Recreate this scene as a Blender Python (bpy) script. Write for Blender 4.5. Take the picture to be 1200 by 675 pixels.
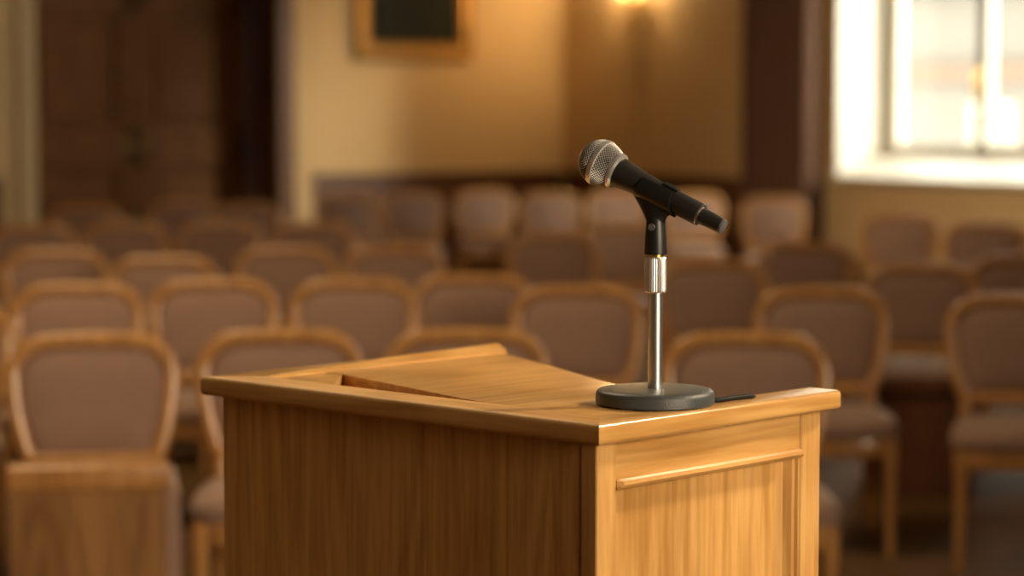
import bpy, bmesh, math, random
from mathutils import Vector, Matrix
random.seed(4)
for _o in list(bpy.data.objects):
    bpy.data.objects.remove(_o)
SC = bpy.context.scene
COL = SC.collection
R = math.radians

# ------------------------------------------------------------------ camera
FPX, CAM_H = 2770.0, 1.5
PITCH = math.atan(207.5 / FPX)
cam_d = bpy.data.cameras.new('camera')
cam_d.sensor_width = 36.0
cam_d.lens = 36.0 * FPX / 1200.0
cam_d.clip_start, cam_d.clip_end = 0.05, 200
cam_d.dof.use_dof = True
cam_d.dof.focus_distance = 2.83
cam_d.dof.aperture_fstop = 2.9
cam_d.dof.aperture_blades = 0
cam = bpy.data.objects.new('camera', cam_d)
COL.objects.link(cam)
cam.location = (0, 0, CAM_H)
cam.rotation_euler = (math.pi / 2 - PITCH, 0, 0)
SC.camera = cam

# ------------------------------------------------------------------ light
SC.view_settings.view_transform = 'Standard'
SC.view_settings.look = 'None'
SC.view_settings.gamma = 1.0
SC.view_settings.exposure = 0.0
try:
    SC.view_settings.use_curve_mapping = False
except Exception:
    pass
SC.cycles.max_bounces = 8
SC.cycles.diffuse_bounces = 5

W = bpy.data.worlds.new('world'); SC.world = W; W.use_nodes = True
wn = W.node_tree.nodes; wl = W.node_tree.links
bg = wn['Background']
bg.inputs[0].default_value = (1.0, 0.93, 0.80, 1)
bg.inputs[1].default_value = 9.0


def light(name, kind, loc, target, energy, color, **kw):
    d = bpy.data.lights.new(name, kind)
    d.energy = energy; d.color = color
    for k, v in kw.items():
        setattr(d, k, v)
    o = bpy.data.objects.new(name, d)
    COL.objects.link(o)
    o.location = loc
    o.rotation_euler = (Vector(target) - Vector(loc)).to_track_quat('-Z', 'Y').to_euler()
    return o


# low warm sun that comes in through the window
SUN_TO = Vector((0.81, -0.586, 0.32)).normalized()
light('sun', 'SUN', SUN_TO * 30, (0, 0, 0), 4.3, (1.0, 0.85, 0.66), angle=R(11))
# added spot replacing window light on the lectern, right and slightly behind it
light('key_spot', 'SPOT', (3.9, 4.05, 4.0), (0.1, 2.75, 0.98), 1000, (1.0, 0.80, 0.52),
      spot_size=R(26), spot_blend=0.6, shadow_soft_size=0.32)
# added unseen area fill for the chair fronts, behind the camera on the right
light('front_fill', 'AREA', (5.45, -2.85, 3.0), (-3.0, 6.5, 0.7), 60, (1.0, 0.80, 0.55), spread=R(50),
      shape='RECTANGLE', size=2.6, size_y=2.8)
# warm overhead fill added above the rows of chairs for their frame tops
light('overhead_fill', 'AREA', (-2.0, 6.8, 5.2), (-2.0, 6.8, 0), 150, (1.0, 0.76, 0.46), shape='DISK', size=2.2)

light('overhead_fill', 'AREA', (-3.0, 12.0, 4.9), (3.4, 15.2, 0.9), 34, (1.0, 0.80, 0.52), shape='DISK', size=1.6, spread=R(62))  # second added fill, brightening the window wall and right-hand chairs

# ------------------------------------------------------------------ frames of the place
TH = R(30)
C2 = Vector((0.4654, 21.5, 0))                         # the corner of the two walls in view
EB = Vector((math.sin(TH), -math.cos(TH), 0))          # along the window wall, towards us
EA = Vector((-math.cos(TH), -math.sin(TH), 0))         # along the far wall, to the left
RW, RL, RH = 15.0, 26.0, 5.4
# room frame: local x = EB (along window wall), local y = -(EA) ... built as matrix (u=EA, t=EB, z)
ROOM = Matrix(((EA.x, EB.x, 0, C2.x), (EA.y, EB.y, 0, C2.y), (0, 0, 1, 0), (0, 0, 0, 1)))   # (u, t, z) -> world


def ray(x, y):
    a, b = (x - 600) / FPX, -(y - 337.5) / FPX
    cp, sp = math.cos(PITCH), math.sin(PITCH)
    return Vector((a, cp + b * sp, -sp + b * cp))


def at(x, y, z):
    d = ray(x, y)
    return Vector((0, 0, CAM_H)) + d * ((z - CAM_H) / d.z)


def zat(P, y):
    """height above ground point P that shows at picture row y"""
    d = ray(600, y)
    return CAM_H + d.z / d.y * P.y


# ------------------------------------------------------------------ materials
def new_mat(name):
    m = bpy.data.materials.new(name); m.use_nodes = True
    nt = m.node_tree
    return m, nt, nt.nodes['Principled BSDF']


def plain(name, col, rough=0.5, metal=0.0, bump=0.0, bscale=200.0, spec=0.5, sheen=0.0, var=0.0, vscale=8.0, coat=0.0):
    m, nt, b = new_mat(name)
    b.inputs['Base Color'].default_value = (*col, 1)
    b.inputs['Roughness'].default_value = rough
    b.inputs['Metallic'].default_value = metal
    b.inputs['Specular IOR Level'].default_value = spec
    if sheen:
        b.inputs['Sheen Weight'].default_value = sheen
        b.inputs['Sheen Tint'].default_value = (1, 0.9, 0.8, 1)
    if coat:
        b.inputs['Coat Weight'].default_value = coat
    tc = nt.nodes.new('ShaderNodeTexCoord')
    if var:
        n = nt.nodes.new('ShaderNodeTexNoise'); n.inputs['Scale'].default_value = vscale
        n.inputs['Detail'].default_value = 4
        nt.links.new(tc.outputs['Object'], n.inputs['Vector'])
        mx = nt.nodes.new('ShaderNodeMix'); mx.data_type = 'RGBA'
        mx.inputs[6].default_value = (*[c * (1 - var) for c in col], 1)
        mx.inputs[7].default_value = (*[min(1, c * (1 + var)) for c in col], 1)
        nt.links.new(n.outputs['Fac'], mx.inputs[0])
        nt.links.new(mx.outputs[2], b.inputs['Base Color'])
    if bump:
        n2 = nt.nodes.new('ShaderNodeTexNoise'); n2.inputs['Scale'].default_value = bscale
        nt.links.new(tc.outputs['Object'], n2.inputs['Vector'])
        bp = nt.nodes.new('ShaderNodeBump'); bp.inputs['Strength'].default_value = bump
        bp.inputs['Distance'].default_value = 0.002
        nt.links.new(n2.outputs['Fac'], bp.inputs['Height'])
        nt.links.new(bp.outputs['Normal'], b.inputs['Normal'])
    return m


def wood(name, light_c, dark_c, axis='z', scale=1.0, rough=0.35, planks=None, coat=0.0, spec=0.5):
    """straight and cathedral grain along one local axis; planks = (coordinate axis, [seam positions], [tones])"""
    m, nt, b = new_mat(name)
    N, L = nt.nodes.new, nt.links.new
    tc = N('ShaderNodeTexCoord')
    mp = N('ShaderNodeMapping')
    k = {'x': (0.06, 1, 1), 'y': (1, 0.06, 1), 'z': (1, 1, 0.06)}[axis]
    mp.inputs['Scale'].default_value = [q * scale for q in k]
    L(tc.outputs['Object'], mp.inputs['Vector'])
    src = mp.outputs['Vector']
    tone = None
    if planks:
        ax, seams, tones = planks
        sx = N('ShaderNodeSeparateXYZ'); L(tc.outputs['Object'], sx.inputs[0])
        v = sx.outputs['XYZ'.index(ax.upper())]
        acc = None; off = None
        prev = tones[0]
        val = N('ShaderNodeValue'); val.outputs[0].default_value = tones[0]
        acc = val.outputs[0]
        for s, t in zip(seams, tones[1:]):
            g = N('ShaderNodeMath'); g.operation = 'GREATER_THAN'; L(v, g.inputs[0]); g.inputs[1].default_value = s
            ma = N('ShaderNodeMath'); ma.operation = 'MULTIPLY_ADD'
            L(g.outputs[0], ma.inputs[0]); ma.inputs[1].default_value = t - prev; L(acc, ma.inputs[2])
            acc = ma.outputs[0]; prev = t
        tone = acc
        cm = N('ShaderNodeCombineXYZ')
        mm = N('ShaderNodeMath'); mm.operation = 'MULTIPLY'; L(tone, mm.inputs[0]); mm.inputs[1].default_value = 37.0
        for i in range(3):
            L(mm.outputs[0], cm.inputs[i])
        ad = N('ShaderNodeVectorMath'); ad.operation = 'ADD'
        L(src, ad.inputs[0]); L(cm.outputs[0], ad.inputs[1]); src = ad.outputs[0]
    big = N('ShaderNodeTexNoise'); big.inputs['Scale'].default_value = 5; big.inputs['Detail'].default_value = 2
    sq = N('ShaderNodeMapping'); k3 = {'x': (2.6, 1, 1), 'y': (1, 2.6, 1), 'z': (1, 1, 2.6)}[axis]
    sq.inputs['Scale'].default_value = k3
    L(src, sq.inputs['Vector']); L(sq.outputs[0], big.inputs['Vector'])
    # rings: many contours of the large noise give cathedral figures
    ml = N('ShaderNodeMath'); ml.operation = 'MULTIPLY'; L(big.outputs['Fac'], ml.inputs[0]); ml.inputs[1].default_value = 75
    sn = N('ShaderNodeMath'); sn.operation = 'SINE'; L(ml.outputs[0], sn.inputs[0])
    fine = N('ShaderNodeTexNoise'); fine.inputs['Scale'].default_value = 110; fine.inputs['Detail'].default_value = 3
    L(src, fine.inputs['Vector'])
    a1 = N('ShaderNodeMath'); a1.operation = 'MULTIPLY_ADD'; L(sn.outputs[0], a1.inputs[0]); a1.inputs[1].default_value = 0.12
    L(fine.outputs['Fac'], a1.inputs[2])
    a2 = N('ShaderNodeMath'); a2.operation = 'MULTIPLY_ADD'; L(big.outputs['Fac'], a2.inputs[0]); a2.inputs[1].default_value = 0.5
    L(a1.outputs[0], a2.inputs[2])
    cr = N('ShaderNodeValToRGB')
    cr.color_ramp.elements[0].position = 0.42; cr.color_ramp.elements[0].color = (*dark_c, 1)
    cr.color_ramp.elements[1].position = 0.98; cr.color_ramp.elements[1].color = (*light_c, 1)
    L(a2.outputs[0], cr.inputs[0])
    colr = cr.outputs[0]
    if tone is not None:
        mx = N('ShaderNodeMix'); mx.data_type = 'RGBA'; mx.blend_type = 'MULTIPLY'; mx.inputs[0].default_value = 1
        cc = N('ShaderNodeCombineColor')
        for i in range(3):
            L(tone, cc.inputs[i])
        L(colr, mx.inputs[6]); L(cc.outputs[0], mx.inputs[7]); colr = mx.outputs[2]
    L(colr, b.inputs['Base Color'])
    b.inputs['Roughness'].default_value = rough
    b.inputs['Specular IOR Level'].default_value = spec
    if coat:
        b.inputs['Coat Weight'].default_value = coat; b.inputs['Coat Roughness'].default_value = 0.12
    bp = N('ShaderNodeBump'); bp.inputs['Strength'].default_value = 0.08; bp.inputs['Distance'].default_value = 0.002
    L(fine.outputs['Fac'], bp.inputs['Height']); L(bp.outputs['Normal'], b.inputs['Normal'])
    return m


OAK_L, OAK_D = (0.70, 0.40, 0.14), (0.45, 0.215, 0.052)
M_LECT_FRONT = wood('lectern_front_wood', OAK_L, OAK_D, 'z', planks=('y', [0.16, 0.30, 0.445], [0.97, 1.0, 0.95, 1.03]), spec=0.25, rough=0.45)
M_LECT_V = wood('lectern_upright_wood', OAK_L, OAK_D, 'z')
M_LECT_PANEL = wood('lectern_panel_wood', OAK_L, OAK_D, 'z', planks=('x', [0.234], [0.93, 1.04]))
M_LECT_X = wood('lectern_rim_wood', OAK_L, OAK_D, 'x', rough=0.28, coat=0.35)
M_LECT_Y = wood('lectern_cross_wood', OAK_L, OAK_D, 'y', rough=0.5)
M_CHAIR_WOOD = wood('chair_wood', (0.58, 0.30, 0.10), (0.37, 0.165, 0.046), 'z', rough=0.3, coat=0.5)
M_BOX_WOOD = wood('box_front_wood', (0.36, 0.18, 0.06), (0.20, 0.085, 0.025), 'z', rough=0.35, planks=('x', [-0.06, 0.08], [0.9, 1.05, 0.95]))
M_PAD = plain('mauve_fabric', (0.33, 0.205, 0.15), rough=0.9, bump=0.4, bscale=500, spec=0.2, sheen=0.3, var=0.12, vscale=30)
M_WALL = plain('cream_wall_paint', (0.66, 0.48, 0.26), rough=0.85, bump=0.15, bscale=60, var=0.04, vscale=1.5, spec=0.2)
M_WHITE = plain('white_paint', (0.80, 0.77, 0.70), rough=0.5, var=0.03)
M_FRAME = plain('window_frame_paint', (0.62, 0.58, 0.46), rough=0.45, var=0.04)
M_TAN = plain('tan_casing', (0.58, 0.44, 0.25), rough=0.55, var=0.04)
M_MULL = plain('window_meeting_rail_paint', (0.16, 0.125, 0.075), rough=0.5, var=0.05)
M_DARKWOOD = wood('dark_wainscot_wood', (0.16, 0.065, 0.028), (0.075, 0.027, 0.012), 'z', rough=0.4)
M_DOORWOOD = wood('door_wood', (0.22, 0.095, 0.030), (0.12, 0.048, 0.014), 'z', rough=0.6, spec=0.2)
M_CASING = wood('door_casing_wood', (0.17, 0.075, 0.022), (0.10, 0.04, 0.012), 'z', rough=0.45)
M_CURTAIN = plain('brown_curtain', (0.20, 0.105, 0.07), rough=0.85, bump=0.3, bscale=300, sheen=0.3, var=0.1, vscale=20)
M_GOLD = plain('gilded_frame', (0.52, 0.30, 0.09), rough=0.4, metal=0.6, bump=0.5, bscale=60, var=0.15, vscale=20)
M_CANVAS = plain('dark_canvas', (0.018, 0.021, 0.017), rough=0.8, spec=0.2, var=0.5, vscale=3)
M_BRASS = plain('brass', (0.75, 0.50, 0.18), rough=0.3, metal=1.0, var=0.1, vscale=40)
M_BRONZE = plain('dark_bronze', (0.22, 0.14, 0.055), rough=0.45, metal=1.0, var=0.1, vscale=40)
M_BLACK = plain('black_plastic', (0.012, 0.012, 0.012), rough=0.38, bump=0.1, bscale=900, var=0.1, vscale=50)
M_BODY = plain('matte_black_paint', (0.016, 0.015, 0.013), rough=0.42, bump=0.15, bscale=1500, var=0.1, vscale=60)
M_CAP = plain('grey_end_cap', (0.12, 0.12, 0.13), rough=0.4, var=0.1, vscale=60)
M_IRON = plain('grey_cast_iron', (0.062, 0.068, 0.071), rough=0.36, bump=0.3, bscale=700, var=0.1, vscale=60)
M_CHROME = plain('chrome', (0.80, 0.82, 0.86), rough=0.32, metal=1.0, var=0.02)
M_SATIN = plain('satin_nickel', (0.86, 0.85, 0.85), rough=0.36, metal=0.85, var=0.03)
M_GRILLE = plain('steel_grille', (0.78, 0.75, 0.72), rough=0.42, metal=0.55, var=0.05, vscale=300)
M_FOAM = plain('dark_grille_foam', (0.02, 0.018, 0.016), rough=0.9, var=0.2, vscale=200)
M_RUBBER = plain('black_cable_rubber', (0.006, 0.006, 0.006), rough=0.6, spec=0.25, var=0.1, vscale=80)
M_CEIL = plain('ceiling_plaster', (0.62, 0.50, 0.34), rough=0.9, var=0.03)
M_FACADE = plain('pale_render', (0.135, 0.125, 0.112), rough=0.9, var=0.05)
M_TERRA = plain('terracotta', (0.14, 0.095, 0.07), rough=0.9, var=0.1)
M_OUTGLASS = plain('house_glass', (0.09, 0.095, 0.09), rough=0.3, var=0.1)

# floor: parquet
M_FLOOR, nt, b = new_mat('parquet')
tc = nt.nodes.new('ShaderNodeTexCoord')
br = nt.nodes.new('ShaderNodeTexBrick')
br.inputs['Scale'].default_value = 2.0; br.inputs['Mortar Size'].default_value = 0.006
br.inputs['Brick Width'].default_value = 1.2; br.inputs['Row Height'].default_value = 0.18
br.inputs['Color1'].default_value = (0.15, 0.078, 0.026, 1); br.inputs['Color2'].default_value = (0.11, 0.055, 0.018, 1)
br.inputs['Mortar'].default_value = (0.05, 0.025, 0.01, 1)
nt.links.new(tc.outputs['Object'], br.inputs['Vector'])
nt.links.new(br.outputs['Color'], b.inputs['Base Color']); b.inputs['Roughness'].default_value = 0.75; b.inputs['Specular IOR Level'].default_value = 0.12

# glass: thin clear pane
M_GLASS = bpy.data.materials.new('window_glass'); M_GLASS.use_nodes = True
nt = M_GLASS.node_tree; nt.nodes.clear()
o_ = nt.nodes.new('ShaderNodeOutputMaterial'); t_ = nt.nodes.new('ShaderNodeBsdfTransparent'); g_ = nt.nodes.new('ShaderNodeBsdfGlossy')
g_.inputs['Roughness'].default_value = 0.02; t_.inputs[0].default_value = (0.95, 0.97, 0.95, 1)
lw = nt.nodes.new('ShaderNodeLayerWeight'); pw = nt.nodes.new('ShaderNodeMath'); pw.operation = 'POWER'; pw.inputs[1].default_value = 4
nt.links.new(lw.outputs['Facing'], pw.inputs[0])
f_ = nt.nodes.new('ShaderNodeMath'); f_.operation = 'MULTIPLY_ADD'; f_.inputs[1].default_value = 0.5; f_.inputs[2].default_value = 0.03
nt.links.new(pw.outputs[0], f_.inputs[0])
x_ = nt.nodes.new('ShaderNodeMixShader')
nt.links.new(f_.outputs[0], x_.inputs[0]); nt.links.new(t_.outputs[0], x_.inputs[1]); nt.links.new(g_.outputs[0], x_.inputs[2])
nt.links.new(x_.outputs[0], o_.inputs[0])
# sconce shade: lit frosted glass
M_SHADE, nt, b = new_mat('lit_sconce_glass')
b.inputs['Base Color'].default_value = (0.9, 0.7, 0.4, 1)
b.inputs['Emission Color'].default_value = (1.0, 0.62, 0.22, 1); b.inputs['Emission Strength'].default_value = 5.0


# ------------------------------------------------------------------ mesh helpers
def bm_new():
    return bmesh.new()


def add_box(bm, lo, hi, bevel=0.0, mat=None, seg=2):
    r = bmesh.ops.create_cube(bm, size=1.0)
    vs = r['verts']
    for v in vs:
        v.co = Vector((lo[i] + (v.co[i] + 0.5) * (hi[i] - lo[i]) for i in range(3)))
    if bevel:
        es = list({e for v in vs for e in v.link_edges})
        r2 = bmesh.ops.bevel(bm, geom=es, offset=bevel, segments=seg, profile=0.5, affect='EDGES')
        vs = r2['verts'] if False else list({v for f in r2['faces'] for v in f.verts} | {v for v in vs if v.is_valid})
    if mat is not None:
        for v in vs:
            v.co = mat @ v.co
    return vs


def add_prism(bm, poly, z0, z1, bevel=0.0, seg=3, sides=None):
    lo = [bm.verts.new((x, y, z0)) for x, y in poly]
    hi = [bm.verts.new((x, y, z1)) for x, y in poly]
    n = len(poly)
    fs = [bm.faces.new(hi), bm.faces.new(lo[::-1])]
    for i in range(n):
        fs.append(bm.faces.new((lo[i], lo[(i + 1) % n], hi[(i + 1) % n], hi[i])))
    if bevel:
        if sides is None:
            es = list({e for f in fs for e in f.edges})
        else:
            es = [e for i in sides for e in (bm.edges.get((lo[i], lo[(i + 1) % n])), bm.edges.get((hi[i], hi[(i + 1) % n])))]
        bmesh.ops.bevel(bm, geom=es, offset=bevel, segments=seg, profile=0.5, affect='EDGES')


def add_loft(bm, rings, close=True, cap=True):
    vr = [[bm.verts.new(p) for p in ring] for ring in rings]
    n = len(rings[0])
    for a, c in zip(vr[:-1], vr[1:]):
        for i in range(n if close else n - 1):
            j = (i + 1) % n
            bm.faces.new((a[i], a[j], c[j], c[i]))
    if cap:
        bm.faces.new(vr[0][::-1]); bm.faces.new(vr[-1])
    return vr


def add_lathe(bm, prof, n=40, mat=None, cap=True):
    """profile of (radius, height) about local z"""
    mat = mat or Matrix()
    rings = [[mat @ Vector((max(r, 1e-5) * math.cos(2 * math.pi * i / n), max(r, 1e-5) * math.sin(2 * math.pi * i / n), h)) for i in range(n)] for r, h in prof]
    add_loft(bm, rings, True, cap)


def add_tube(bm, pts, r, n=12):
    rings = []
    for i, p in enumerate(pts):
        p = Vector(p)
        a = Vector(pts[max(i - 1, 0)]); c = Vector(pts[min(i + 1, len(pts) - 1)])
        d = (c - a).normalized()
        up = Vector((0, 0, 1)) if abs(d.z) < 0.9 else Vector((1, 0, 0))
        s = d.cross(up).normalized(); u = s.cross(d)
        rr = r[i] if isinstance(r, (list, tuple)) else r
        rings.append([p + (s * math.cos(2 * math.pi * k / n) + u * math.sin(2 * math.pi * k / n)) * rr for k in range(n)])
    add_loft(bm, rings)


def obj(name, bm, mat, parent=None, smooth=None, kind=None, matrix=None):
    bmesh.ops.recalc_face_normals(bm, faces=bm.faces)
    if matrix is not None:
        bmesh.ops.transform(bm, matrix=matrix, verts=bm.verts)
        bmesh.ops.recalc_face_normals(bm, faces=bm.faces)
    me = bpy.data.meshes.new(name); bm.to_mesh(me); bm.free()
    me.materials.append(mat)
    if smooth is not None:
        me.polygons.foreach_set('use_smooth', [True] * len(me.polygons))
        try:
            me.set_sharp_from_angle(angle=R(smooth))
        except Exception:
            pass
    o = bpy.data.objects.new(name, me); COL.objects.link(o)
    if parent is not None:
        o.parent = parent
    elif kind:
        o['kind'] = kind
    return o


def tag(o, label, cat, group=None):
    o['label'] = label; o['category'] = cat
    if group:
        o['group'] = group
    return o


def thing(name, label, cat, loc=(0, 0, 0), rotz=0.0, group=None):
    o = bpy.data.objects.new(name, None); COL.objects.link(o)
    o.empty_display_size = 0.1
    o.location = loc; o.rotation_euler = (0, 0, rotz)
    return tag(o, label, cat, group)


def dup(root, loc, rotz, label, group):
    r = root.copy(); COL.objects.link(r); r.location = loc; r.rotation_euler = (0, 0, rotz)
    r['label'] = label; r['group'] = group
    for ch in list(root.children):
        c = ch.copy(); COL.objects.link(c); c.parent = r
        for g in list(ch.children):
            d = g.copy(); COL.objects.link(d); d.parent = c
    return r


# ------------------------------------------------------------------ the room (coordinates u along the far wall, t along the window wall)
WT = 0.62          # wall thickness
WIN = (4.02, 7.4, 1.0, 4.4)                    # window opening t0 t1 z0 z1
DOOR = (2.83, 4.97, 2.95)                       # door opening u0 u1 height

bm = bm_new(); add_box(bm, (-2, -2, -0.2), (RW + 1, RL + 1, 0)); obj('floor', bm, M_FLOOR, kind='structure', matrix=ROOM)
bm = bm_new(); add_box(bm, (-1, -1, RH), (RW + 1, RL + 1, RH + 0.2)); obj('ceiling', bm, M_CEIL, kind='structure', matrix=ROOM)
bm = bm_new()
add_box(bm, (-WT, -WT, 0), (0, WIN[0], RH)); add_box(bm, (-WT, WIN[1], 0), (0, RL, RH))
add_box(bm, (-WT, WIN[0], 0), (0, WIN[1], WIN[2] - 0.03)); add_box(bm, (-WT, WIN[0], WIN[3]), (0, WIN[1], RH))
obj('wall_right', bm, M_WALL, kind='structure', matrix=ROOM)
bm = bm_new()
add_box(bm, (0, -0.8, 0), (DOOR[0], 0, RH)); add_box(bm, (DOOR[1], -0.8, 0), (RW + WT, 0, RH)); add_box(bm, (DOOR[0], -0.8, DOOR[2]), (DOOR[1], 0, RH))
obj('wall_back', bm, M_WALL, kind='structure', matrix=ROOM)
bm = bm_new(); add_box(bm, (RW, 0, 0), (RW + WT, RL, RH)); obj('wall_left', bm, M_WALL, kind='structure', matrix=ROOM)
bm = bm_new(); add_box(bm, (-WT, RL, 0), (RW + WT, RL + WT, RH)); obj('wall_front', bm, M_WALL, kind='structure', matrix=ROOM)


# wainscot: panelled dark boarding with a cap rail
def wainscot(name, u0, u1, on_back, h=0.965):
    bm = bm_new()
    def bx(a0, a1, d0, d1, z0, z1, bv=0.006):
        if on_back:
            add_box(bm, (a0, d0, z0), (a1, d1, z1), bv)
        else:
            add_box(bm, (d0, a0, z0), (d1, a1, z1), bv)
    bx(u0, u1, 0, 0.02, 0, h)
    bx(u0, u1, 0, 0.055, h - 0.04, h)
    bx(u0, u1, 0, 0.035, 0, 0.16)
    n = max(1, round((u1 - u0) / 0.6)); w = (u1 - u0) / n
    for i in range(n):
        bx(u0 + i * w + 0.09, u0 + (i + 1) * w - 0.09, 0.02, 0.034, 0.24, h - 0.14)
    obj(name, bm, M_DARKWOOD, kind='structure', matrix=ROOM)


wainscot('trim_1', 0.03, 2.50, True)
wainscot('trim_2', 0.06, 3.86, False)
wainscot('trim_3', 5.24, 9.0, True)

# door reveal, casing and the double door
bm = bm_new()
u0, u1, hd = DOOR
add_box(bm, (u0, -0.62, 0), (u0 + 0.025, 0.0, hd)); add_box(bm, (u1 - 0.025, -0.62, 0), (u1, 0.0, hd)); add_box(bm, (u0, -0.62, hd - 0.025), (u1, 0.0, hd))
obj('trim_4', bm, M_DARKWOOD, kind='structure', matrix=ROOM)
bm = bm_new()
add_box(bm, (u0 - 0.15, 0, 0), (u0 + 0.01, 0.045, hd + 0.15), 0.01); add_box(bm, (u0 - 0.15, 0.0, hd - 0.01), (u1 + 0.15, 0.05, hd + 0.15), 0.01)
obj('trim_5', bm, M_CASING, kind='structure', matrix=ROOM)
bm = bm_new(); add_box(bm, (u1 - 0.01, 0, 0), (u1 + 0.13, 0.045, hd - 0.02), 0.01)
obj('trim_6', bm, M_TAN, kind='structure', matrix=ROOM)  # left casing, a lighter tan than the right one


def door_leaf(a0, a1, handle_u):
    root = bpy.data.objects.new('door', None); COL.objects.link(root); root['kind'] = 'structure'
    bm = bm_new()
    d = -0.62
    st = 0.15
    add_box(bm, (a0, d - 0.05, 0.01), (a1, d + 0.005, hd - 0.03))
    for (x0, x1, z0, z1) in ((a0, a0 + st, 0.01, hd - 0.03), (a1 - st, a1, 0.01, hd - 0.03),
                             (a0, a1, 0.01, 0.22), (a0, a1, 1.02, 1.36), (a0, a1, 2.30, hd - 0.03)):
        add_box(bm, (x0, d, z0), (x1, d + 0.05, z1), 0.008)
    for z0, z1 in ((0.29, 0.95), (1.43, 2.23)):
        add_box(bm, (a0 + st + 0.06, d, z0), (a1 - st - 0.06, d + 0.035, z1), 0.02)
    obj('door_panel', bm, M_DOORWOOD, root, matrix=ROOM)
    bm = bm_new()
    add_box(bm, (handle_u - 0.025, d + 0.05, 1.06), (handle_u + 0.025, d + 0.058, 1.28), 0.003)
    add_tube(bm, [(handle_u, d + 0.055, 1.2), (handle_u, d + 0.11, 1.2), (handle_u - 0.02, d + 0.12, 1.2), (handle_u - 0.13, d + 0.12, 1.195)], 0.011)
    obj('door_handle', bm, M_BRONZE, root, smooth=40, matrix=ROOM)
    return root


dl = door_leaf(u0 + 0.03, 3.898, 3.80); dl.name = 'door_1'
dl = door_leaf(3.902, u1 - 0.03, 3.99); dl.name = 'door_2'

# window: painted reveal, sloped sill board, frame, two sashes, panes
t0, t1, z0, z1 = WIN
g = -0.46
bm = bm_new()
add_box(bm, (-WT, t0, z0), (0.004, t0 + 0.012, z1)); add_box(bm, (-WT, t1 - 0.012, z0), (0.004, t1, z1)); add_box(bm, (-WT, t0, z1 - 0.012), (0.004, t1, z1))
obj('trim_7', bm, M_WHITE, kind='structure', matrix=ROOM)
wroot = bpy.data.objects.new('window_1', None); COL.objects.link(wroot); wroot['kind'] = 'structure'
bm = bm_new()
sec = [(0.06, 0.985), (0.06, 1.015), (-0.02, 1.03), (g + 0.03, 1.165), (-WT, 1.165), (-WT, z0 - 0.03), (0.0, z0 - 0.03), (0.0, 0.985)]
add_loft(bm, [[Vector((a, t, z)) for a, z in sec] for t in (t0 - 0.0 + 0.013, t1 - 0.013)])
obj('window_sill', bm, M_WHITE, wroot, matrix=ROOM)
bm = bm_new()
fw = 0.10
add_box(bm, (g - 0.05, t0 + 0.013, 1.166), (g + 0.02, t0 + 0.15, z1 - 0.013), 0.006)
add_box(bm, (g - 0.05, t1 - 0.15, 1.166), (g + 0.02, t1 - 0.013, z1 - 0.013), 0.006)
add_box(bm, (g - 0.05, t0 + 0.1, z1 - 0.12), (g + 0.02, t1 - 0.1, z1 - 0.013), 0.006)
add_box(bm, (g - 0.05, t0 + 0.1, 1.166), (g + 0.02, t1 - 0.1, 1.205), 0.006)
obj('window_frame', bm, M_FRAME, wroot, matrix=ROOM)
tms = [5.17, 6.28]
tm = tms[0]
edges = [t0 + 0.145 - 0.012] + tms + [t1 - 0.145 + 0.012]
for s0, s1 in [(a + 0.012, c - 0.012) for a, c in zip(edges[:-1], edges[1:])]:
    bm = bm_new()
    w_ = 0.045
    add_box(bm, (g - 0.03, s0, 1.2), (g + 0.03, s0 + w_, z1 - 0.11), 0.006); add_box(bm, (g - 0.03, s1 - w_, 1.2), (g + 0.03, s1, z1 - 0.11), 0.006)
    add_box(bm, (g - 0.03, s0, 1.2), (g + 0.03, s1, 1.25), 0.006); add_box(bm, (g - 0.03, s0, z1 - 0.17), (g + 0.03, s1, z1 - 0.11), 0.006)
    add_box(bm, (g - 0.025, s0, 2.85), (g + 0.025, s1, 2.89), 0.006)
    sash = obj('window_sash', bm, M_WHITE, wroot, matrix=ROOM)
    bm = bm_new(); add_box(bm, (g - 0.004, s0 + 0.02, 1.22), (g + 0.004, s1 - 0.02, z1 - 0.13))
    obj('window_pane', bm, M_GLASS, sash, matrix=ROOM)
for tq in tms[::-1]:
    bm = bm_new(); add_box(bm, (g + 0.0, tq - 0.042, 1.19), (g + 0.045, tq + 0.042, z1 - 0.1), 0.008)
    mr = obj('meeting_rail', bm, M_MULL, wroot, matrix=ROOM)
bm = bm_new()
add_box(bm, (g + 0.045, tm - 0.02, 1.62), (g + 0.06, tm + 0.02, 1.82), 0.006)
add_tube(bm, [(g + 0.055, tm, 1.77), (g + 0.10, tm, 1.77), (g + 0.105, tm, 1.72), (g + 0.105, tm, 1.60)], 0.014)
obj('window_handle', bm, M_BRASS, mr, smooth=40, matrix=ROOM)

# the pale house across the street, seen overexposed through the panes
house = thing('house', 'pale rendered house across the street, seen through the window panes', 'house')
bm = bm_new(); add_box(bm, (-17, -14, -4), (-13, 14, 3.4)); obj('wall', bm, M_FACADE, house, matrix=ROOM)
bm = bm_new(); add_box(bm, (-13, -14, 1.95), (-12.85, 14, 2.2), 0.02); obj('cornice', bm, M_TERRA, house, matrix=ROOM)
bm = bm_new(); add_loft(bm, [[Vector((-12.7, t, 3.35)), Vector((-15, t, 4.6)), Vector((-17.3, t, 3.35))] for t in (-14.2, 14.2)]); obj('roof', bm, M_TERRA, house, matrix=ROOM)
for t in (-9.4, -7.2, -5.0, -2.8, -0.6):
    bm = bm_new(); add_box(bm, (-13.05, t, 0.2), (-12.96, t + 0.9, 1.6), 0.01); f = obj('window_frame', bm, M_FRAME, house, matrix=ROOM)
    bm = bm_new(); add_box(bm, (-13.0, t + 0.08, 0.28), (-12.95, t + 0.82, 1.52)); obj('pane', bm, M_OUTGLASS, f, matrix=ROOM)

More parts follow.
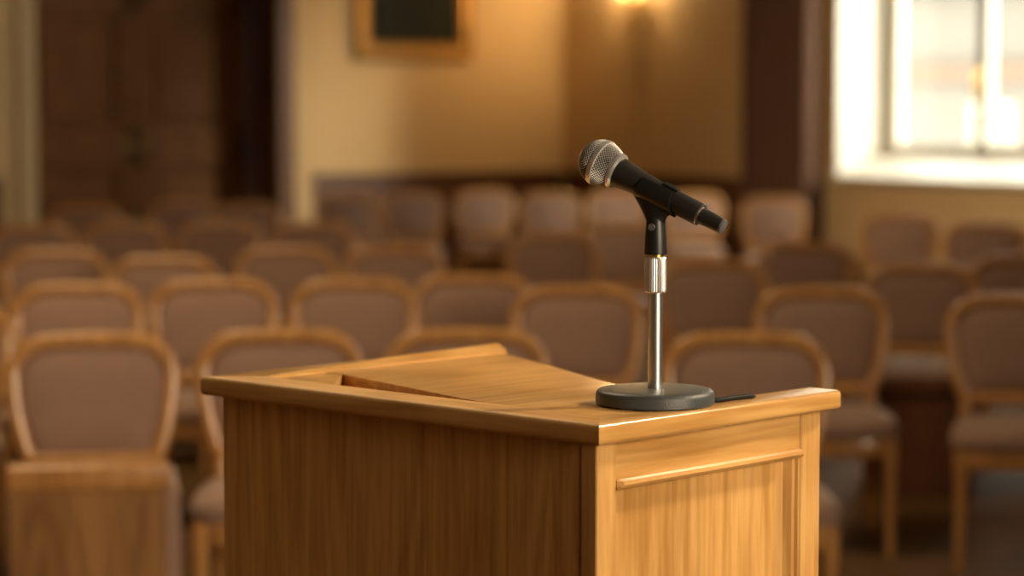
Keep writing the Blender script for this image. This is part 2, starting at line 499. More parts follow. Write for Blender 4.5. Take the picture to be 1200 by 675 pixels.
# curtain beside the window
bm = bm_new()
N_ = 120
c0, c1 = 3.0, 3.90
front, back = [], []
for i in range(N_ + 1):
    f = i / N_
    t = c0 + (c1 - c0) * f
    d = 0.14 + 0.05 * math.sin(f * 2 * math.pi * 6.5 + 0.7 * math.sin(f * 9))
    front.append((d, t)); back.append((d - 0.012, t))
loop = front + back[::-1]
rings = []
for z, s in ((0.02, 1.0), (1.2, 1.0), (2.6, 0.95), (4.55, 0.85)):
    rings.append([Vector((0.14 + (a - 0.14) * s, t, z)) for a, t in loop])
add_loft(bm, rings)
tag(obj('curtain', bm, M_CURTAIN, smooth=60, matrix=ROOM), 'dark brown floor-length curtain hanging left of the bright window', 'curtain')
bm = bm_new()
add_tube(bm, [ROOM @ Vector((0.14, 2.7, 4.58)), ROOM @ Vector((0.14, 4.1, 4.58))], 0.02)
rod = obj('curtain_rod', bm, M_BRASS, smooth=40)
tag(rod, 'brass rod above the window that carries the brown curtain', 'curtain rod')
for t in (2.75, 4.0):
    bm = bm_new()
    add_tube(bm, [ROOM @ Vector((0.0, t, 4.58)), ROOM @ Vector((0.14, t, 4.58))], 0.014)
    obj('bracket', bm, M_BRASS, rod, smooth=40)

# framed painting on the far wall
pic = thing('framed_painting', 'dark painting in a wide gilded frame, hung high on the cream wall', 'painting')
pu0, pu1, pz0, pz1 = 0.955, 2.11, 1.945, 3.35
bm = bm_new()
prof = [(0.0, 0.02), (0.0, 0.05), (0.03, 0.07), (0.07, 0.05), (0.10, 0.055), (0.135, 0.03), (0.145, 0.02)]
corner = [(pu0, pz0, 1, 1), (pu1, pz0, -1, 1), (pu1, pz1, -1, -1), (pu0, pz1, 1, -1)]
rings = [[Vector((cx + sx * a, d, cz + sz * a)) for a, d in prof + [(0.145, 0.0), (0.0, 0.0)]] for cx, cz, sx, sz in corner]
rings.append(rings[0])
vr = [[bm.verts.new(p) for p in r] for r in rings[:4]]
for i in range(4):
    a, c = vr[i], vr[(i + 1) % 4]
    for k in range(len(a)):
        k2 = (k + 1) % len(a)
        bm.faces.new((a[k], a[k2], c[k2], c[k]))
obj('picture_frame', bm, M_GOLD, pic, matrix=ROOM)
bm = bm_new(); add_box(bm, (pu0 + 0.135, 0.003, pz0 + 0.135), (pu1 - 0.135, 0.022, pz1 - 0.135)); obj('canvas', bm, M_CANVAS, pic, matrix=ROOM)

# two-armed wall sconce
sc_t, sc_z = 1.27, 2.39
sconce = thing('wall_sconce', 'brass two-armed wall sconce glowing on the wall left of the curtain', 'wall lamp')
bm = bm_new()
add_lathe(bm, [(0.0, 0.0), (0.07, 0.0), (0.075, 0.012), (0.05, 0.03), (0.02, 0.045), (0.0, 0.05)], 32, ROOM @ Matrix.Translation((0.0, sc_t, sc_z + 0.12)) @ Matrix.Rotation(R(90), 4, 'Y'))
add_lathe(bm, [(0.0, -0.02), (0.018, -0.005), (0.022, 0.02), (0.012, 0.05), (0.0, 0.06)], 20, ROOM @ Matrix.Translation((0.05, sc_t, sc_z)))
add_tube(bm, [ROOM @ Vector((0.05, sc_t, sc_z + 0.03)), ROOM @ Vector((0.05, sc_t, sc_z + 0.12))], 0.012)
obj('backplate', bm, M_BRASS, sconce, smooth=40)
for s in (-1, 1):
    bm = bm_new()
    add_tube(bm, [ROOM @ Vector((0.05 + 0.06 * math.sin(a), sc_t + s * (0.02 + 0.12 * a / 2.6), sc_z + 0.08 - 0.05 * math.sin(a * 1.2))) for a in [k * 0.26 for k in range(11)]], 0.009)
    obj('arm', bm, M_BRASS, sconce, smooth=40)
    bm = bm_new()
    add_lathe(bm, [(0.012, 0.0), (0.035, 0.03), (0.048, 0.08), (0.05, 0.13), (0.046, 0.13), (0.03, 0.05), (0.005, 0.02)], 24, ROOM @ Matrix.Translation((0.085, sc_t + s * 0.14, sc_z + 0.085)))
    obj('lamp_shade', bm, M_SHADE, sconce, smooth=60)
    p = ROOM @ Vector((0.12, sc_t + s * 0.14, sc_z + 0.26))
    light('sconce_bulb', 'POINT', p, p + Vector((0, 0, -1)), 32, (1.0, 0.66, 0.31), shadow_soft_size=0.04)

# ------------------------------------------------------------------ chairs
def loop_pts(hw_top, hw_bot, z0, z1, rt, rb, crown, n=10):
    """closed outline of a chair back in (x, z), widest near the top, from bottom left clockwise"""
    pts = []
    def corner(cx, cz, r, a0, a1):
        for i in range(n + 1):
            a = a0 + (a1 - a0) * i / n
            pts.append((cx + r * math.cos(a), cz + r * math.sin(a)))
    # built as a rectangle of half width 1, then tapered
    hw = hw_top
    corner(-hw + rb, z0 + rb, rb, R(270), R(180))
    for k in (0.25, 0.5, 0.75):
        pts.append((-hw, z0 + rb + (z1 - rt - z0 - rb) * k))
    corner(-hw + rt, z1 - rt, rt, R(180), R(90))
    for k in (0.25, 0.5, 0.75):
        pts.append(((-hw + rt) * (1 - 2 * k), z1))
    corner(hw - rt, z1 - rt, rt, R(90), R(0))
    for k in (0.25, 0.5, 0.75):
        pts.append((hw, z1 - rt - (z1 - rt - z0 - rb) * k))
    corner(hw - rb, z0 + rb, rb, R(0), R(-90))
    for k in (0.25, 0.5, 0.75):
        pts.append(((hw - rb) * (1 - 2 * k), z0))
    out = []
    for x, z in pts:
        f = (z - z0) / (z1 - z0)
        s = (hw_bot + (hw_top - hw_bot) * min(1, max(0, math.sin(min(1, f / 0.72) * math.pi / 2)))) / hw_top
        out.append((x * s, z + crown * (f ** 2) * (1 - (x / hw_top) ** 2)))
    return out


BACK_TILT = R(9)
SEAT_Z = 0.455


def back_mat():
    return Matrix.Translation((0, 0.215, SEAT_Z)) @ Matrix.Rotation(-BACK_TILT, 4, 'X') @ Matrix.Translation((0, 0, -SEAT_Z))


BZ0, BZ1 = 0.50, 0.868


def back_frame_bm():
    bm = bm_new()
    outer = loop_pts(0.244, 0.194, BZ0, BZ1, 0.115, 0.045, 0.014)
    n = len(outer)
    cx, cz = 0, (BZ0 + BZ1) / 2
    # offset inwards along the local normal
    rings = []
    for i in range(n):
        p = Vector((outer[i][0], 0, outer[i][1])); a = Vector((outer[i - 1][0], 0, outer[i - 1][1])); c = Vector((outer[(i + 1) % n][0], 0, outer[(i + 1) % n][1]))
        t = (c - a).normalized(); nrm = Vector((t.z, 0, -t.x))
        if nrm.dot(Vector((cx, 0, cz)) - p) < 0:
            nrm = -nrm
        w, d = 0.043, 0.019
        sec = []
        for k in range(12):
            an = 2 * math.pi * k / 12
            ca, sa = math.cos(an), math.sin(an)
            u = math.copysign(abs(ca) ** 0.65, ca) * w / 2; v = math.copysign(abs(sa) ** 0.65, sa) * d
            sec.append(p + nrm * (w / 2 + u) + Vector((0, v, 0)))
        rings.append(sec)
    vr = [[bm.verts.new(back_mat() @ q) for q in r] for r in rings]
    for i in range(n):
        a, c = vr[i], vr[(i + 1) % n]
        for k in range(12):
            k2 = (k + 1) % 12
            bm.faces.new((a[k], a[k2], c[k2], c[k]))
    return bm


def back_pad_bm():
    bm = bm_new()
    inner = loop_pts(0.244 - 0.040, 0.194 - 0.040, BZ0 + 0.040, BZ1 - 0.040, 0.085, 0.025, 0.012)
    cx, cz = 0, (BZ0 + BZ1) / 2 + 0.01
    sides = []
    for s in (-1, 1):
        rings = []
        for f, d in ((1.0, 0.001), (0.985, 0.003), (0.95, 0.010), (0.88, 0.016), (0.65, 0.023), (0.3, 0.027), (0.02, 0.0275)):
            rings.append([back_mat() @ Vector((cx + (x - cx) * f, s * d * (1 if s < 0 else 0.7), cz + (z - cz) * f)) for x, z in inner])
        sides.append(rings)
    allr = sides[0][::-1] + sides[1]
    add_loft(bm, allr)
    return bm


def seat_outline(hwf, hwb, y0, y1, n=40, p=4.5):
    pts = []
    for i in range(n):
        a = 2 * math.pi * i / n
        ca, sa = math.cos(a), math.sin(a)
        x = math.copysign(abs(ca) ** (2 / p), ca); y = math.copysign(abs(sa) ** (2 / p), sa)
        f = (1 - y) / 2
        hw = hwb + (hwf - hwb) * f
        yy = (y0 + y1) / 2 + y * (y1 - y0) / 2
        if y < 0:
            yy -= 0.02 * (1 - x * x)
        pts.append((x * hw, yy))
    return pts


def scaled(pts, f, cy):
    return [(x * f, cy + (y - cy) * f) for x, y in pts]


def seat_bm(h=0.0, hwf=0.25, hwb=0.205):
    bm = bm_new()
    o = seat_outline(hwf, hwb, -0.235, 0.225)
    rings = []
    for f, z in ((0.965, SEAT_Z - 0.052), (0.99, SEAT_Z - 0.045), (1.0, SEAT_Z - 0.025), (0.985, SEAT_Z - 0.004), (0.94, SEAT_Z + 0.010), (0.8, SEAT_Z + 0.020), (0.5, SEAT_Z + 0.028), (0.02, SEAT_Z + 0.031)):
        rings.append([Vector((x, y, z + h)) for x, y in scaled(o, f, 0)])
    add_loft(bm, rings)
    return bm


def rail_bm():
    bm = bm_new()
    o = seat_outline(0.243, 0.2, -0.228, 0.22)
    rings = []
    for f, z in ((0.93, SEAT_Z - 0.115), (0.975, SEAT_Z - 0.115), (0.985, SEAT_Z - 0.11), (0.985, SEAT_Z - 0.055), (0.975, SEAT_Z - 0.0505), (0.9, SEAT_Z - 0.0505), (0.9, SEAT_Z - 0.11), (0.93, SEAT_Z - 0.115)):
        rings.append([Vector((x, y, z)) for x, y in scaled(o, f, 0)])
    add_loft(bm, rings, True, False)
    bmesh.ops.remove_doubles(bm, verts=bm.verts, dist=1e-5)
    return bm


def leg_front_bm(s):
    bm = bm_new()
    rings = []
    for z, r, dx in ((0.0, 0.013, 0.004), (0.02, 0.014, 0.003), (0.2, 0.017, 0.0), (0.31, 0.022, 0.0), (0.335, 0.024, 0.0), (SEAT_Z - 0.055, 0.024, 0.0)):
        c = Vector((s * (0.205 + dx), -0.19 - dx, z))
        rings.append([c + Vector((math.copysign(abs(math.cos(a)) ** 0.5, math.cos(a)) * r, math.copysign(abs(math.sin(a)) ** 0.5, math.sin(a)) * r, 0)) for a in [2 * math.pi * (k + 0.5) / 16 for k in range(16)]])
    add_loft(bm, rings)
    return bm


def leg_rear_bm(s):
    bm = bm_new()
    rings = []
    for z, r, x, y in ((0.0, 0.014, 0.185, 0.285), (0.15, 0.017, 0.18, 0.245), (0.3, 0.020, 0.176, 0.22), (0.42, 0.021, 0.174, 0.214), (0.50, 0.019, 0.172, 0.222), (0.56, 0.016, 0.176, 0.232)):
        c = Vector((s * x, y, z))
        rings.append([c + Vector((math.copysign(abs(math.cos(a)) ** 0.6, math.cos(a)) * r, math.copysign(abs(math.sin(a)) ** 0.6, math.sin(a)) * r, 0)) for a in [2 * math.pi * (k + 0.5) / 16 for k in range(16)]])
    add_loft(bm, rings)
    return bm


GROUP = 'upholstered chairs set out in rows'


def make_chair(name, label):
    t = thing(name, label, 'chair', group=GROUP)
    obj('backrest_frame', back_frame_bm(), M_CHAIR_WOOD, t, smooth=50)
    obj('backrest', back_pad_bm(), M_PAD, t, smooth=60)
    obj('seat', seat_bm(), M_PAD, t, smooth=60)
    obj('seat_rail', rail_bm(), M_CHAIR_WOOD, t, smooth=40)
    for s in (-1, 1):
        obj('leg', leg_front_bm(s), M_CHAIR_WOOD, t, smooth=40)
        obj('leg', leg_rear_bm(s), M_CHAIR_WOOD, t, smooth=40)
    return t


TOP = back_mat() @ Vector((0, 0, BZ1 + 0.014))
proto = make_chair('upholstered_chair', '')
first = [True]


def place(px, py, yaw, label):
    P = at(px, py, TOP.z)
    a = R(yaw)
    off = Matrix.Rotation(a, 3, 'Z') @ Vector((0, TOP.y, 0))
    loc = (P.x - off.x, P.y - off.y, 0)
    if first[0]:
        first[0] = False
        proto.location = loc; proto.rotation_euler = (0, 0, a); proto['label'] = label
        return proto
    return dup(proto, loc, a, label, GROUP)


CHAIRS = [
    # first row
    (329, 385, 4, 'front-row chair half hidden by the left end of the lectern'),
    (547, 384, 2, 'front-row chair whose curved top just shows above the middle of the lectern desk'),
    (874, 388, -3, 'front-row chair directly behind the microphone stand, right of the lectern desk'),
    # second row
    (92, 331, 3, 'second-row chair right behind the box-fronted chair'),
    (251, 326, 4, 'second-row chair with its seat and front leg showing left of the lectern'),
    (415, 326, 2, 'second-row chair, third from the left, above the lectern left end'),
    (554, 320, 3, 'second-row chair above the middle of the lectern, left of the brightest chair'),
    (677, 334, 0, 'brightly lit second-row chair just left of the microphone stand'),
    (963, 336, -4, 'second-row chair in shade, right of the microphone and behind the nearest right chair'),
    (1192, 344, -8, 'large dark chair cut by the right edge of the picture'),
    (-70, 352, 6, 'second-row chair mostly outside the left edge of the picture'),
    # third row
    (66, 291, 4, 'third-row chair, second from the left edge'),
    (192, 299, 3, 'third-row chair in shade, third from the left edge'),
    (335, 288, 2, 'third-row chair with a light frame, fourth from the left edge'),
    (462, 287, 3, 'third-row chair with a glint on its top left corner'),
    (835, 303, -2, 'dark chair back seen right behind the microphone pole'),
    (945, 283, -5, 'dark chair back above the shaded second-row chair on the right'),
    (1200, 297, -6, 'small chair top behind the large chair at the right edge'),
    # fourth row and farther
    (38, 262, 4, 'far chair near the left edge under the light door casing'),
    (147, 259, 3, 'far chair in front of the left door leaf'),
    (257, 258, 3, 'far chair in front of the dark door reveal'),
    (367, 259, 2, 'far chair beneath the right door casing'),
    (650, 272, 0, 'far chair left of the dark one behind the microphone clip'),
    (728, 261, 0, 'far dark chair back seen left of the microphone clip'),
    (1055, 249, -4, 'far chair below the window sill, with a rounded light top'),
    (1156, 260, -6, 'far chair below the window pane near the right edge'),
    (906, 231, -3, 'far chair with a bright top in front of the curtain foot'),
    (100, 240, 3, 'distant chair before the left door leaf, next to the meeting stile'),
    (216, 233, 3, 'distant chair before the right door leaf'),
    (288, 237, 3, 'distant chair before the dark right end of the doorway'),
    (408, 226, 2, 'distant dark chair under the left edge of the painting'),
    (484, 225, 2, 'distant dark chair under the middle of the painting'),
    (568, 221, 2, 'distant sunlit chair under the right end of the painting'),
    (645, 224, 0, 'distant sunlit chair below the corner of the two walls'),
    (722, 222, 0, 'distant sunlit chair behind the head of the microphone'),
    (812, 225, -3, 'distant sunlit chair behind the tail of the microphone'),
]
for c in CHAIRS:
    place(*c)

# chairs with a closed box front below the seat
def box_chair(px, py, yaw, label, bh, wood_mat, shift=0.0):
    P = at(px, py, TOP.z)
    off = Matrix.Rotation(R(yaw), 3, 'Z') @ Vector((0, TOP.y, 0))
    bx = thing('box_fronted_chair', label, 'chair', (P.x - off.x, P.y - off.y, 0), R(yaw), GROUP)
    obj('backrest_frame', back_frame_bm(), M_CHAIR_WOOD, bx, smooth=50)
    obj('backrest', back_pad_bm(), M_PAD, bx, smooth=60)
    bm = bm_new(); add_box(bm, (-0.225, -0.30, 0.02), (0.225, 0.16, min(bh - 0.012, 0.525)), 0.035, seg=4); obj('seat', bm, M_PAD, bx, smooth=50)
    bm = bm_new(); add_box(bm, (-0.222, -0.345, bh - 0.068), (0.195, -0.255, bh), 0.014, seg=3); obj('front_rail', bm, M_CHAIR_WOOD if bh > 0.5 else wood_mat, bx, smooth=40)
    bm = bm_new(); add_box(bm, (-0.215, -0.325, 0.0), (0.185, -0.29, bh - 0.06), 0.004)
    add_box(bm, (-0.215, -0.333, 0.0), (-0.15, -0.29, bh - 0.062), 0.004)
    obj('front_panel', bm, wood_mat, bx)
    for s in (-1, 1):
        obj('leg', leg_rear_bm(s), M_CHAIR_WOOD, bx, smooth=40)


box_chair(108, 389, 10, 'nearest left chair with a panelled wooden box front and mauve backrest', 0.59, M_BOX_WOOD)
box_chair(1080, 308, -10, 'chair whose box front is darkened for shade, between the two large right chairs', 0.47, M_DARKWOOD)  # dark wood of this box front stands in for shade below the seat

# ------------------------------------------------------------------ lectern (local x along the broad front to the left, y along the panelled side, origin at the near corner)
ZT = 1.147
A = at(702, 498, ZT)
ES = Vector((-math.sin(R(46.35)), math.cos(R(46.35)), 0)); ER = Vector((math.cos(R(46.35)), math.sin(R(46.35)), 0))
# right-handed local frame: x = ER, y = ES would flip the labels; keep (s, r) with a matrix applied to the meshes
LM = Matrix(((ES.x, ER.x, 0, 0), (ES.y, ER.y, 0, 0), (0, 0, 1, 0), (0, 0, 0, 1)))
lect = thing('lectern', 'honey-coloured wooden lectern with a panelled side and a sloping desk top', 'lectern', (A.x, A.y, 0))


def lobj(name, bm, mat, smooth=None, parent=None):
    """mesh written in (s, r, z); stays in those coordinates for the grain, turned by the object's matrix"""
    bmesh.ops.recalc_face_normals(bm, faces=bm.faces)
    o = obj(name, bm, mat, parent or lect, smooth)
    return o


# a proper rotation cannot mirror, so s is measured along +y and r along +x of the local frame
lect.rotation_euler = (0, 0, math.atan2(ER.y, ER.x))


def pb(bm, s0, s1, r0, r1, z0, z1, bevel=0.0, seg=2):
    add_box(bm, (r0, s0, z0), (r1, s1, z1), bevel, seg=seg)


def pp(bm, poly, z0, z1, bevel=0.0, seg=3, sides=None):
    add_prism(bm, [(r, s) for s, r in poly], z0, z1, bevel, seg, sides)


SL, RWD = 0.71, 0.466
TH_ = 0.025
IN = 0.020
OVR = 0.026
# front boards (the broad face towards us, left)
def lect_mat(m):
    return m
bm = bm_new(); pb(bm, 0.045, SL - 0.022, IN, IN + 0.02, 0.0, ZT - TH_, 0.001); lobj('front_panel', bm, M_LECT_FRONT)
bm = bm_new(); pb(bm, IN, 0.0455, IN - 0.001, IN + 0.034, 0.0, ZT - TH_, 0.0025); lobj('corner_post', bm, M_LECT_V)
# panelled side: far stile, top rail, bottom rail, panel, bead
bm = bm_new(); pb(bm, IN, IN + 0.024, 0.405, 0.447, 0.0, ZT - TH_, 0.0025); lobj('far_post', bm, M_LECT_V)
bm = bm_new(); pb(bm, IN + 0.001, IN + 0.023, 0.05, 0.405, ZT - 0.0715, ZT - TH_, 0.001); lobj('side_rail', bm, M_LECT_X)
bm = bm_new(); pb(bm, IN + 0.001, IN + 0.023, 0.05, 0.405, 0.0, 0.14, 0.001); lobj('side_rail', bm, M_LECT_X)
bm = bm_new(); pb(bm, IN + 0.017, IN + 0.023, 0.05, 0.406, 0.12, ZT - 0.07); lobj('side_panel', bm, M_LECT_PANEL)
# bead moulding under the rail and beside the far post
bm = bm_new()
sec = [(0.000, 0.0), (-0.005, -0.002), (-0.0065, -0.006), (-0.004, -0.010), (0.002, -0.012), (0.008, -0.013), (0.0175, -0.016), (0.0175, 0.0)]
add_loft(bm, [[Vector((r, IN + (max(a, 0.0) if q == 0 else a), ZT - 0.071 + z)) for a, z in sec] for q, r in enumerate((0.0535, 0.060, 0.404))])
lobj('bead_moulding', bm, M_LECT_X, 40)
bm = bm_new()
sec2 = [(0.0015, 0.0), (0.0015, -0.003), (0.006, -0.0045), (0.007, -0.009), (0.0165, -0.014), (0.0175, -0.015), (0.0175, 0.0)]
add_loft(bm, [[Vector((0.4055 + z, IN + a, zz)) for a, z in sec2] for zz in (0.14, ZT - 0.0715)])
lobj('bead_moulding', bm, M_LECT_V, 40)
# far boards and inner shelf
bm = bm_new(); pb(bm, SL - 0.045, SL - 0.022, IN + 0.02, 0.447, 0.0, ZT - TH_, 0.002); lobj('far_side_panel', bm, M_LECT_V)
bm = bm_new(); pb(bm, 0.045, SL - 0.045, 0.04, 0.43, 0.72, 0.742, 0.002); lobj('shelf', bm, M_LECT_Y)
bm = bm_new(); pb(bm, 0.045, SL - 0.045, 0.04, 0.43, 0.06, 0.085, 0.002); lobj('shelf', bm, M_LECT_Y)
bm = bm_new(); pb(bm, 0.045, SL - 0.045, 0.40, 0.425, 0.0, 0.06); lobj('kick_board', bm, M_LECT_Y)
# rims of the top
bm = bm_new(); pp(bm, [(0, 0), (SL, 0), (SL - 0.058, 0.058), (0.05, 0.058)], ZT - TH_, ZT, 0.006, 4, (0,)); lobj('top_rim', bm, M_LECT_Y, 35).name = 'top_rim'
bm = bm_new(); pp(bm, [(0, 0), (0.05, 0.058), (0.047, RWD), (0.004, RWD), (0, RWD - 0.004)], ZT - TH_, ZT, 0.006, 4, (2, 3, 4)); lobj('top_rim', bm, M_LECT_X, 35)
bm = bm_new(); pp(bm, [(SL, 0), (SL, 0.36), (SL - 0.045, 0.49), (SL - 0.058, 0.49), (SL - 0.058, 0.058)], ZT - TH_, ZT, 0.006, 4, (0, 1)); lobj('top_rim', bm, M_LECT_X, 35)
# reading desk with its oblique edges, level ledge and the raised book stop
desk = [(0.0505, 0.0585), (0.245, 0.0585), (0.600, 0.152), (0.634, 0.152), (0.634, 0.502), (0.45, 0.415), (0.30, 0.337), (0.22, 0.303), (0.13, 0.289), (0.0475, 0.288)]
bm = bm_new(); pp(bm, desk, ZT - 0.022, ZT - 0.0004, 0.0012, 2); lobj('desk_board', bm, M_LECT_X, 35)
bm = bm_new(); pp(bm, [(0.508, 0.0585), (0.650, 0.0585), (0.650, 0.1515), (0.596, 0.1515)], ZT - 0.022, ZT - 0.001, 0.001, 2); lobj('ledge', bm, M_LECT_X, 35)
bm = bm_new()
sec = [(0.630, -0.003), (0.630, 0.002), (0.634, 0.005), (0.638, 0.005), (0.640, 0.008), (0.644, 0.011), (0.652, 0.011), (0.656, 0.008), (0.656, -0.003)]
add_loft(bm, [[Vector((r, s, ZT + (z if z < 0 else z * k))) for s, z in sec] for r, k in ((0.0582, 0.04), (0.28, 0.75), (0.507, 1.15))])
lobj('book_stop', bm, M_LECT_X, 40)

# ------------------------------------------------------------------ microphone stand on the desk
P0 = at(767.5, 473.5, ZT)
PX = 1.0 / FPX * (P0.y / math.cos(PITCH)) * 1.0      # metres per picture pixel at the stand
PX = (P0 - Vector((0, 0, CAM_H))).length / FPX
stand = thing('microphone_stand', 'short table microphone stand with a round grey base on the lectern', 'microphone stand', (P0.x, P0.y, ZT + 0.0002))
zb = ZT
rb = 69.5 * PX
hb = 18 * PX
bm = bm_new()
add_lathe(bm, [(0.0, 0.0), (rb * 0.97, 0.0), (rb, 0.002), (rb, hb * 0.62), (rb * 0.985, hb * 0.82), (rb * 0.95, hb * 0.95), (rb * 0.90, hb), (rb * 0.3, hb + 0.0012), (0.0, hb + 0.0015)], 96)
obj('base', bm, M_IRON, stand, smooth=35)
zp = lambda y: zat(P0, y) - ZT
z_col0, z_col1, z_sock = zp(343), zp(301), zp(298)
rp = 8.6 * PX
bm = bm_new(); add_lathe(bm, [(rp, hb - 0.002), (rp, z_col0 + 0.003)], 48); obj('pole', bm, M_CHROME, stand, smooth=40)
rc = 12.2 * PX
bm = bm_new()
n = 60
rings = []
for z, k in ((z_col0, 0.90), (z_col0 + 0.002, 1.0), (z_col0 + 0.010, 1.0), (z_col1 - 0.008, 1.0), (z_col1 - 0.002, 0.97), (z_col1, 0.86)):
    rings.append([Vector((rc * k * (1 + (0.05 if i % 2 else 0)) * math.cos(2 * math.pi * i / n), rc * k * (1 + (0.05 if i % 2 else 0)) * math.sin(2 * math.pi * i / n), z)) for i in range(n)])
add_loft(bm, rings)
obj('height_collar', bm, M_SATIN, stand, smooth=8)
bm = bm_new(); add_lathe(bm, [(rc * 0.80, z_col1 - 0.003), (rc * 0.80, z_sock + 0.004)], 36); obj('thread', bm, M_BRASS, stand, smooth=40)

# microphone axis
AX = Vector((0.805, -0.42, -0.42)).normalized()
MC = Vector((P0.x, P0.y, zat(P0, 224.5)))            # point of the axis above the pole
K = PX / math.hypot(AX.x, AX.z) * 1.0                # metres along the axis per picture pixel
d_head = 70.5 * K
BALL = MC - AX * d_head
mq = AX.to_track_quat('Z', 'Y').to_matrix().to_4x4()
UM = Matrix.Translation(BALL) @ mq                    # local z runs from the ball to the tail
# clip on the stand
zc = lambda y: zat(P0, y)
CM = Matrix.Translation(P0).inverted()
CM = Matrix.Translation((-P0.x, -P0.y, -(ZT + 0.0002)))
bm = bm_new()
RO, RI = 0.0172, 0.0149
u0_, u1_ = 44 * PX + 0.012, 112 * PX + 0.0
# C-shaped sleeve open at the top: slanted ends as on the usual moulded clip
side = mq.inverted() @ Vector((0, 0, 1))
up_ang = math.atan2(side.y, side.x)
ncs = 40
rings = []
for i in range(ncs + 1):
    a = up_ang + R(48) + (2 * math.pi - R(96)) * i / ncs
    w = abs((i / ncs) - 0.5) * 2           # 1 at the lips, 0 underneath
    ua = u0_ + 0.004 + 0.004 * w; ub = u1_ - 0.034 * (1 - w) ** 1.0 - 0.002
    ua, ub = u0_ + 0.006 * w, u1_ - 0.012 * w
    sec = [(RI, ua), (RO, ua), (RO + 0.0006, (ua + ub) / 2), (RO, ub), (RI, ub)]
    rings.append([CM @ UM @ Vector((r * math.cos(a), r * math.sin(a), u)) for r, u in sec])
add_loft(bm, rings)
clip = obj('clip', bm, M_BLACK, stand, smooth=40)
# neck from the sleeve down to the swivel
bm = bm_new()
rings = []
def ell(c, ax_, rx, ry, n=28):
    sx = Vector((AX.x, AX.y, 0)).normalized(); sy = Vector((-sx.y, sx.x, 0))
    return [c + sx * (rx * math.cos(2 * math.pi * k / n)) + sy * (ry * math.sin(2 * math.pi * k / n)) + Vector((0, 0, ax_ * rx * math.cos(2 * math.pi * k / n))) for k in range(n)]
base = Vector((P0.x, P0.y, 0))
slope = AX.z / math.hypot(AX.x, AX.y)
sxv = Vector((AX.x, AX.y, 0)).normalized()
for y, rx, ry, sl, sh in ((231, 0.031, 0.0125, slope, -0.004), (237, 0.0285, 0.013, slope * 0.95, -0.003), (244, 0.022, 0.012, slope * 0.7, -0.0015), (250, 0.0165, 0.011, slope * 0.4, -0.001), (257, 0.0125, 0.010, 0.0, 0.0), (262, 0.0115, 0.0098, 0, 0)):
    c = Vector((P0.x, P0.y, zc(y))) + sxv * sh
    rings.append([CM @ q for q in ell(c, sl, rx, ry)])
add_loft(bm, rings)
obj('neck', bm, M_BLACK, clip, smooth=50)
bm = bm_new()
add_lathe(bm, [(13.2 * PX, z_sock), (13.3 * PX, z_sock + 0.002), (12.2 * PX, zp(275)), (11.2 * PX, zp(262)), (10.2 * PX, zp(254)), (7 * PX, zp(251))], 40)
obj('socket', bm, M_BLACK, clip, smooth=40)
bm = bm_new()
sd = Vector((-sxv.y, sxv.x, 0))
pv = Vector((0, 0, zp(266)))
add_tube(bm, [pv - sd * 0.0135, pv + sd * 0.0135], 0.0042, 16)
obj('pivot_screw', bm, M_CAP, clip, smooth=40)

# ------------------------------------------------------------------ the microphone
mic = thing('microphone', 'black handheld microphone with a silver mesh head resting in the stand clip', 'microphone', BALL)
mic.rotation_euler = mq.to_euler()
s = PX * 1.0
RB = 27.2 * PX
um = lambda px: px * K          # picture pixels along the axis -> metres
u_col, u_body, u_step, u_tail = um(18.5), um(22), um(126), um(154)
bm = bm_new()
add_lathe(bm, [(15.4 * PX, u_body + 0.001), (17.6 * PX, u_body + 0.001), (17.8 * PX, u_body + 0.004), (16.6 * PX, um(34)), (14.6 * PX, um(52)), (13.7 * PX, um(66)), (13.5 * PX, um(100)), (13.3 * PX, u_step - 0.002), (12.9 * PX, u_step)], 64)
obj('handle', bm, M_BODY, mic, smooth=35)
bm = bm_new(); add_lathe(bm, [(12.6 * PX, u_step - 0.0005), (13.0 * PX, u_step), (13.0 * PX, u_step + 0.0012), (10.5 * PX, u_step + 0.0018)], 64); obj('trim_ring', bm, M_CHROME, mic, smooth=30)
bm = bm_new(); add_lathe(bm, [(10.0 * PX, u_step + 0.001), (9.9 * PX, u_step + 0.002), (8.8 * PX, u_tail - 0.004), (8.6 * PX, u_tail)], 48); obj('tail', bm, M_BODY, mic, smooth=35)
bm = bm_new(); add_lathe(bm, [(8.7 * PX, u_tail - 0.0015), (8.9 * PX, u_tail), (8.7 * PX, u_tail + 0.0012), (8.0 * PX, u_tail + 0.0016)], 48); ec = obj('end_cap', bm, M_CAP, mic, smooth=30)
# grille: foam core, woven wire, band and collar ring
prof = []
for i in range(15):
    a = R(90 * i / 14)
    prof.append((RB * math.sin(a), -RB * 0.97 * math.cos(a)))
lower = [(RB * 0.985, um(4)), (RB * 0.94, um(8)), (RB * 0.88, um(12)), (RB * 0.80, um(16)), (RB * 0.755, u_col)]
bm = bm_new(); add_lathe(bm, [(r * 0.965, z * 0.965) for r, z in prof + lower], 48); obj('grille_foam', bm, M_FOAM, mic, smooth=60)


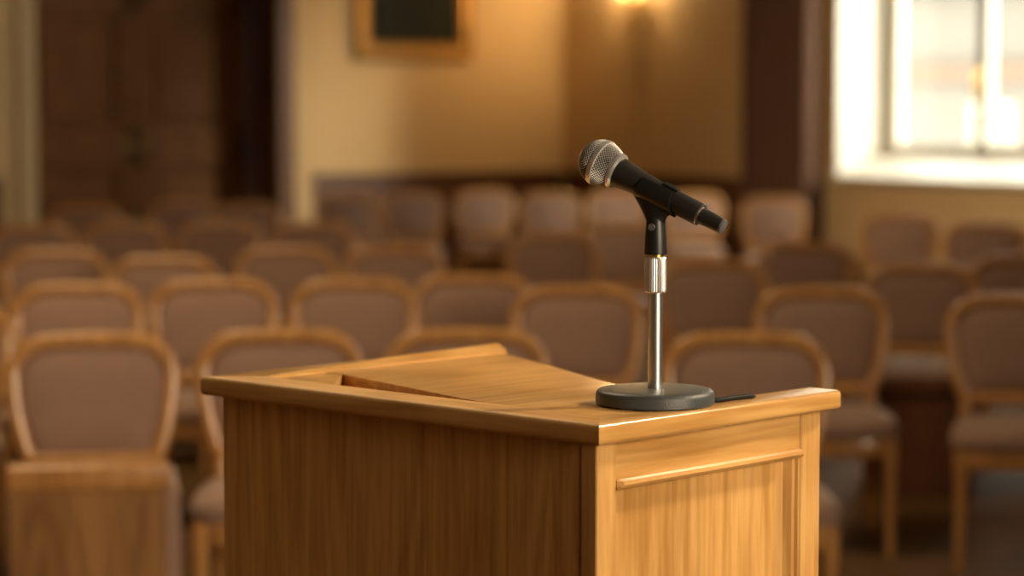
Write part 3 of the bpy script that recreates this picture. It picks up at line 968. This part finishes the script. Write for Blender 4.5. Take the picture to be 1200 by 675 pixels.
def mesh_part(pf, name, n=84):
    """woven wire as a lattice of crossing diagonals"""
    bm = bm_new()
    rings = []
    for j, (r, z) in enumerate(pf):
        rings.append([bm.verts.new((max(r, 1e-4) * math.cos(2 * math.pi * (i + 0.5 * (j % 2)) / n), max(r, 1e-4) * math.sin(2 * math.pi * (i + 0.5 * (j % 2)) / n), z)) for i in range(n)])
    for j in range(len(rings) - 2):
        a, m_, c = rings[j], rings[j + 1], rings[j + 2]
        for i in range(n):
            if j % 2 == 0:
                l_, r_ = m_[i - 1], m_[i]
            else:
                l_, r_ = m_[i], m_[(i + 1) % n]
            bm.faces.new((a[i], r_, c[i], l_))
    o = obj(name, bm, M_GRILLE, mic)
    md = o.modifiers.new('wire', 'WIREFRAME'); md.thickness = 0.00075; md.use_even_offset = False; md.use_boundary = True
    return o


def resample(pf, step):
    out = [pf[0]]; acc = 0.0
    for (r0, z0), (r1, z1) in zip(pf[:-1], pf[1:]):
        L_ = math.hypot(r1 - r0, z1 - z0); d = step - acc
        while d <= L_:
            f = d / L_; out.append((r0 + (r1 - r0) * f, z0 + (z1 - z0) * f)); d += step
        acc = L_ - (d - step)
    return out


front_pf = resample([(RB * math.sin(R(a)), -RB * 0.97 * math.cos(R(a))) for a in range(4, 87, 1)], 0.0020)
mesh_part(front_pf, 'grille', 44)
mesh_part(resample([(RB, um(2.0))] + lower, 0.0019), 'grille', 44)
bm = bm_new(); add_lathe(bm, [(RB * 0.985, um(-3.2)), (RB * 1.03, um(-2.4)), (RB * 1.035, um(2.0)), (RB * 0.985, um(2.8))], 72); obj('grille_band', bm, M_SATIN, mic, smooth=40)
bm = bm_new(); add_lathe(bm, [(RB * 0.74, u_col - 0.001), (RB * 0.80, u_col), (RB * 0.79, u_body - 0.0005), (17.6 * PX, u_body + 0.0015), (15 * PX, u_body + 0.002)], 64); obj('collar_ring', bm, M_SATIN, mic, smooth=30)
# on/off switch on the upper side
mi = UM.inverted()
bm = bm_new()
upm = Matrix.Rotation(up_ang - R(90) + R(14), 4, 'Z')
add_box(bm, (-0.0045, 13.0 * PX, um(76)), (0.0045, 13.0 * PX + 0.0034, um(95)), 0.0014, mat=upm)
obj('switch', bm, M_BLACK, mic, smooth=40)

# ------------------------------------------------------------------ cable from the stand over the rim
c1 = at(832, 468.5, ZT + 0.003)
pts = [P0 + Vector((rb * 0.93, 0.01, 0.0034)), at(845, 468.6, ZT + 0.0034), at(858, 466.5, ZT + 0.0034), at(870, 465, ZT + 0.0036), at(879, 464.2, ZT + 0.0034)]
last = pts[-1]
pts += [last + ER * 0.02 + ES * 0.010 + Vector((0, 0, -0.004)), last + ER * 0.03 + ES * 0.016 + Vector((0, 0, -0.02)), last + ER * 0.03 + ES * 0.02 + Vector((0, 0, -0.12)), last + ER * 0.03 + ES * 0.03 + Vector((0, 0, -0.395))]
bm = bm_new(); add_tube(bm, pts, 0.0031, 12)
tag(obj('cable', bm, M_RUBBER, smooth=50), 'thin black cable running from the stand base over the lectern rim', 'cable')
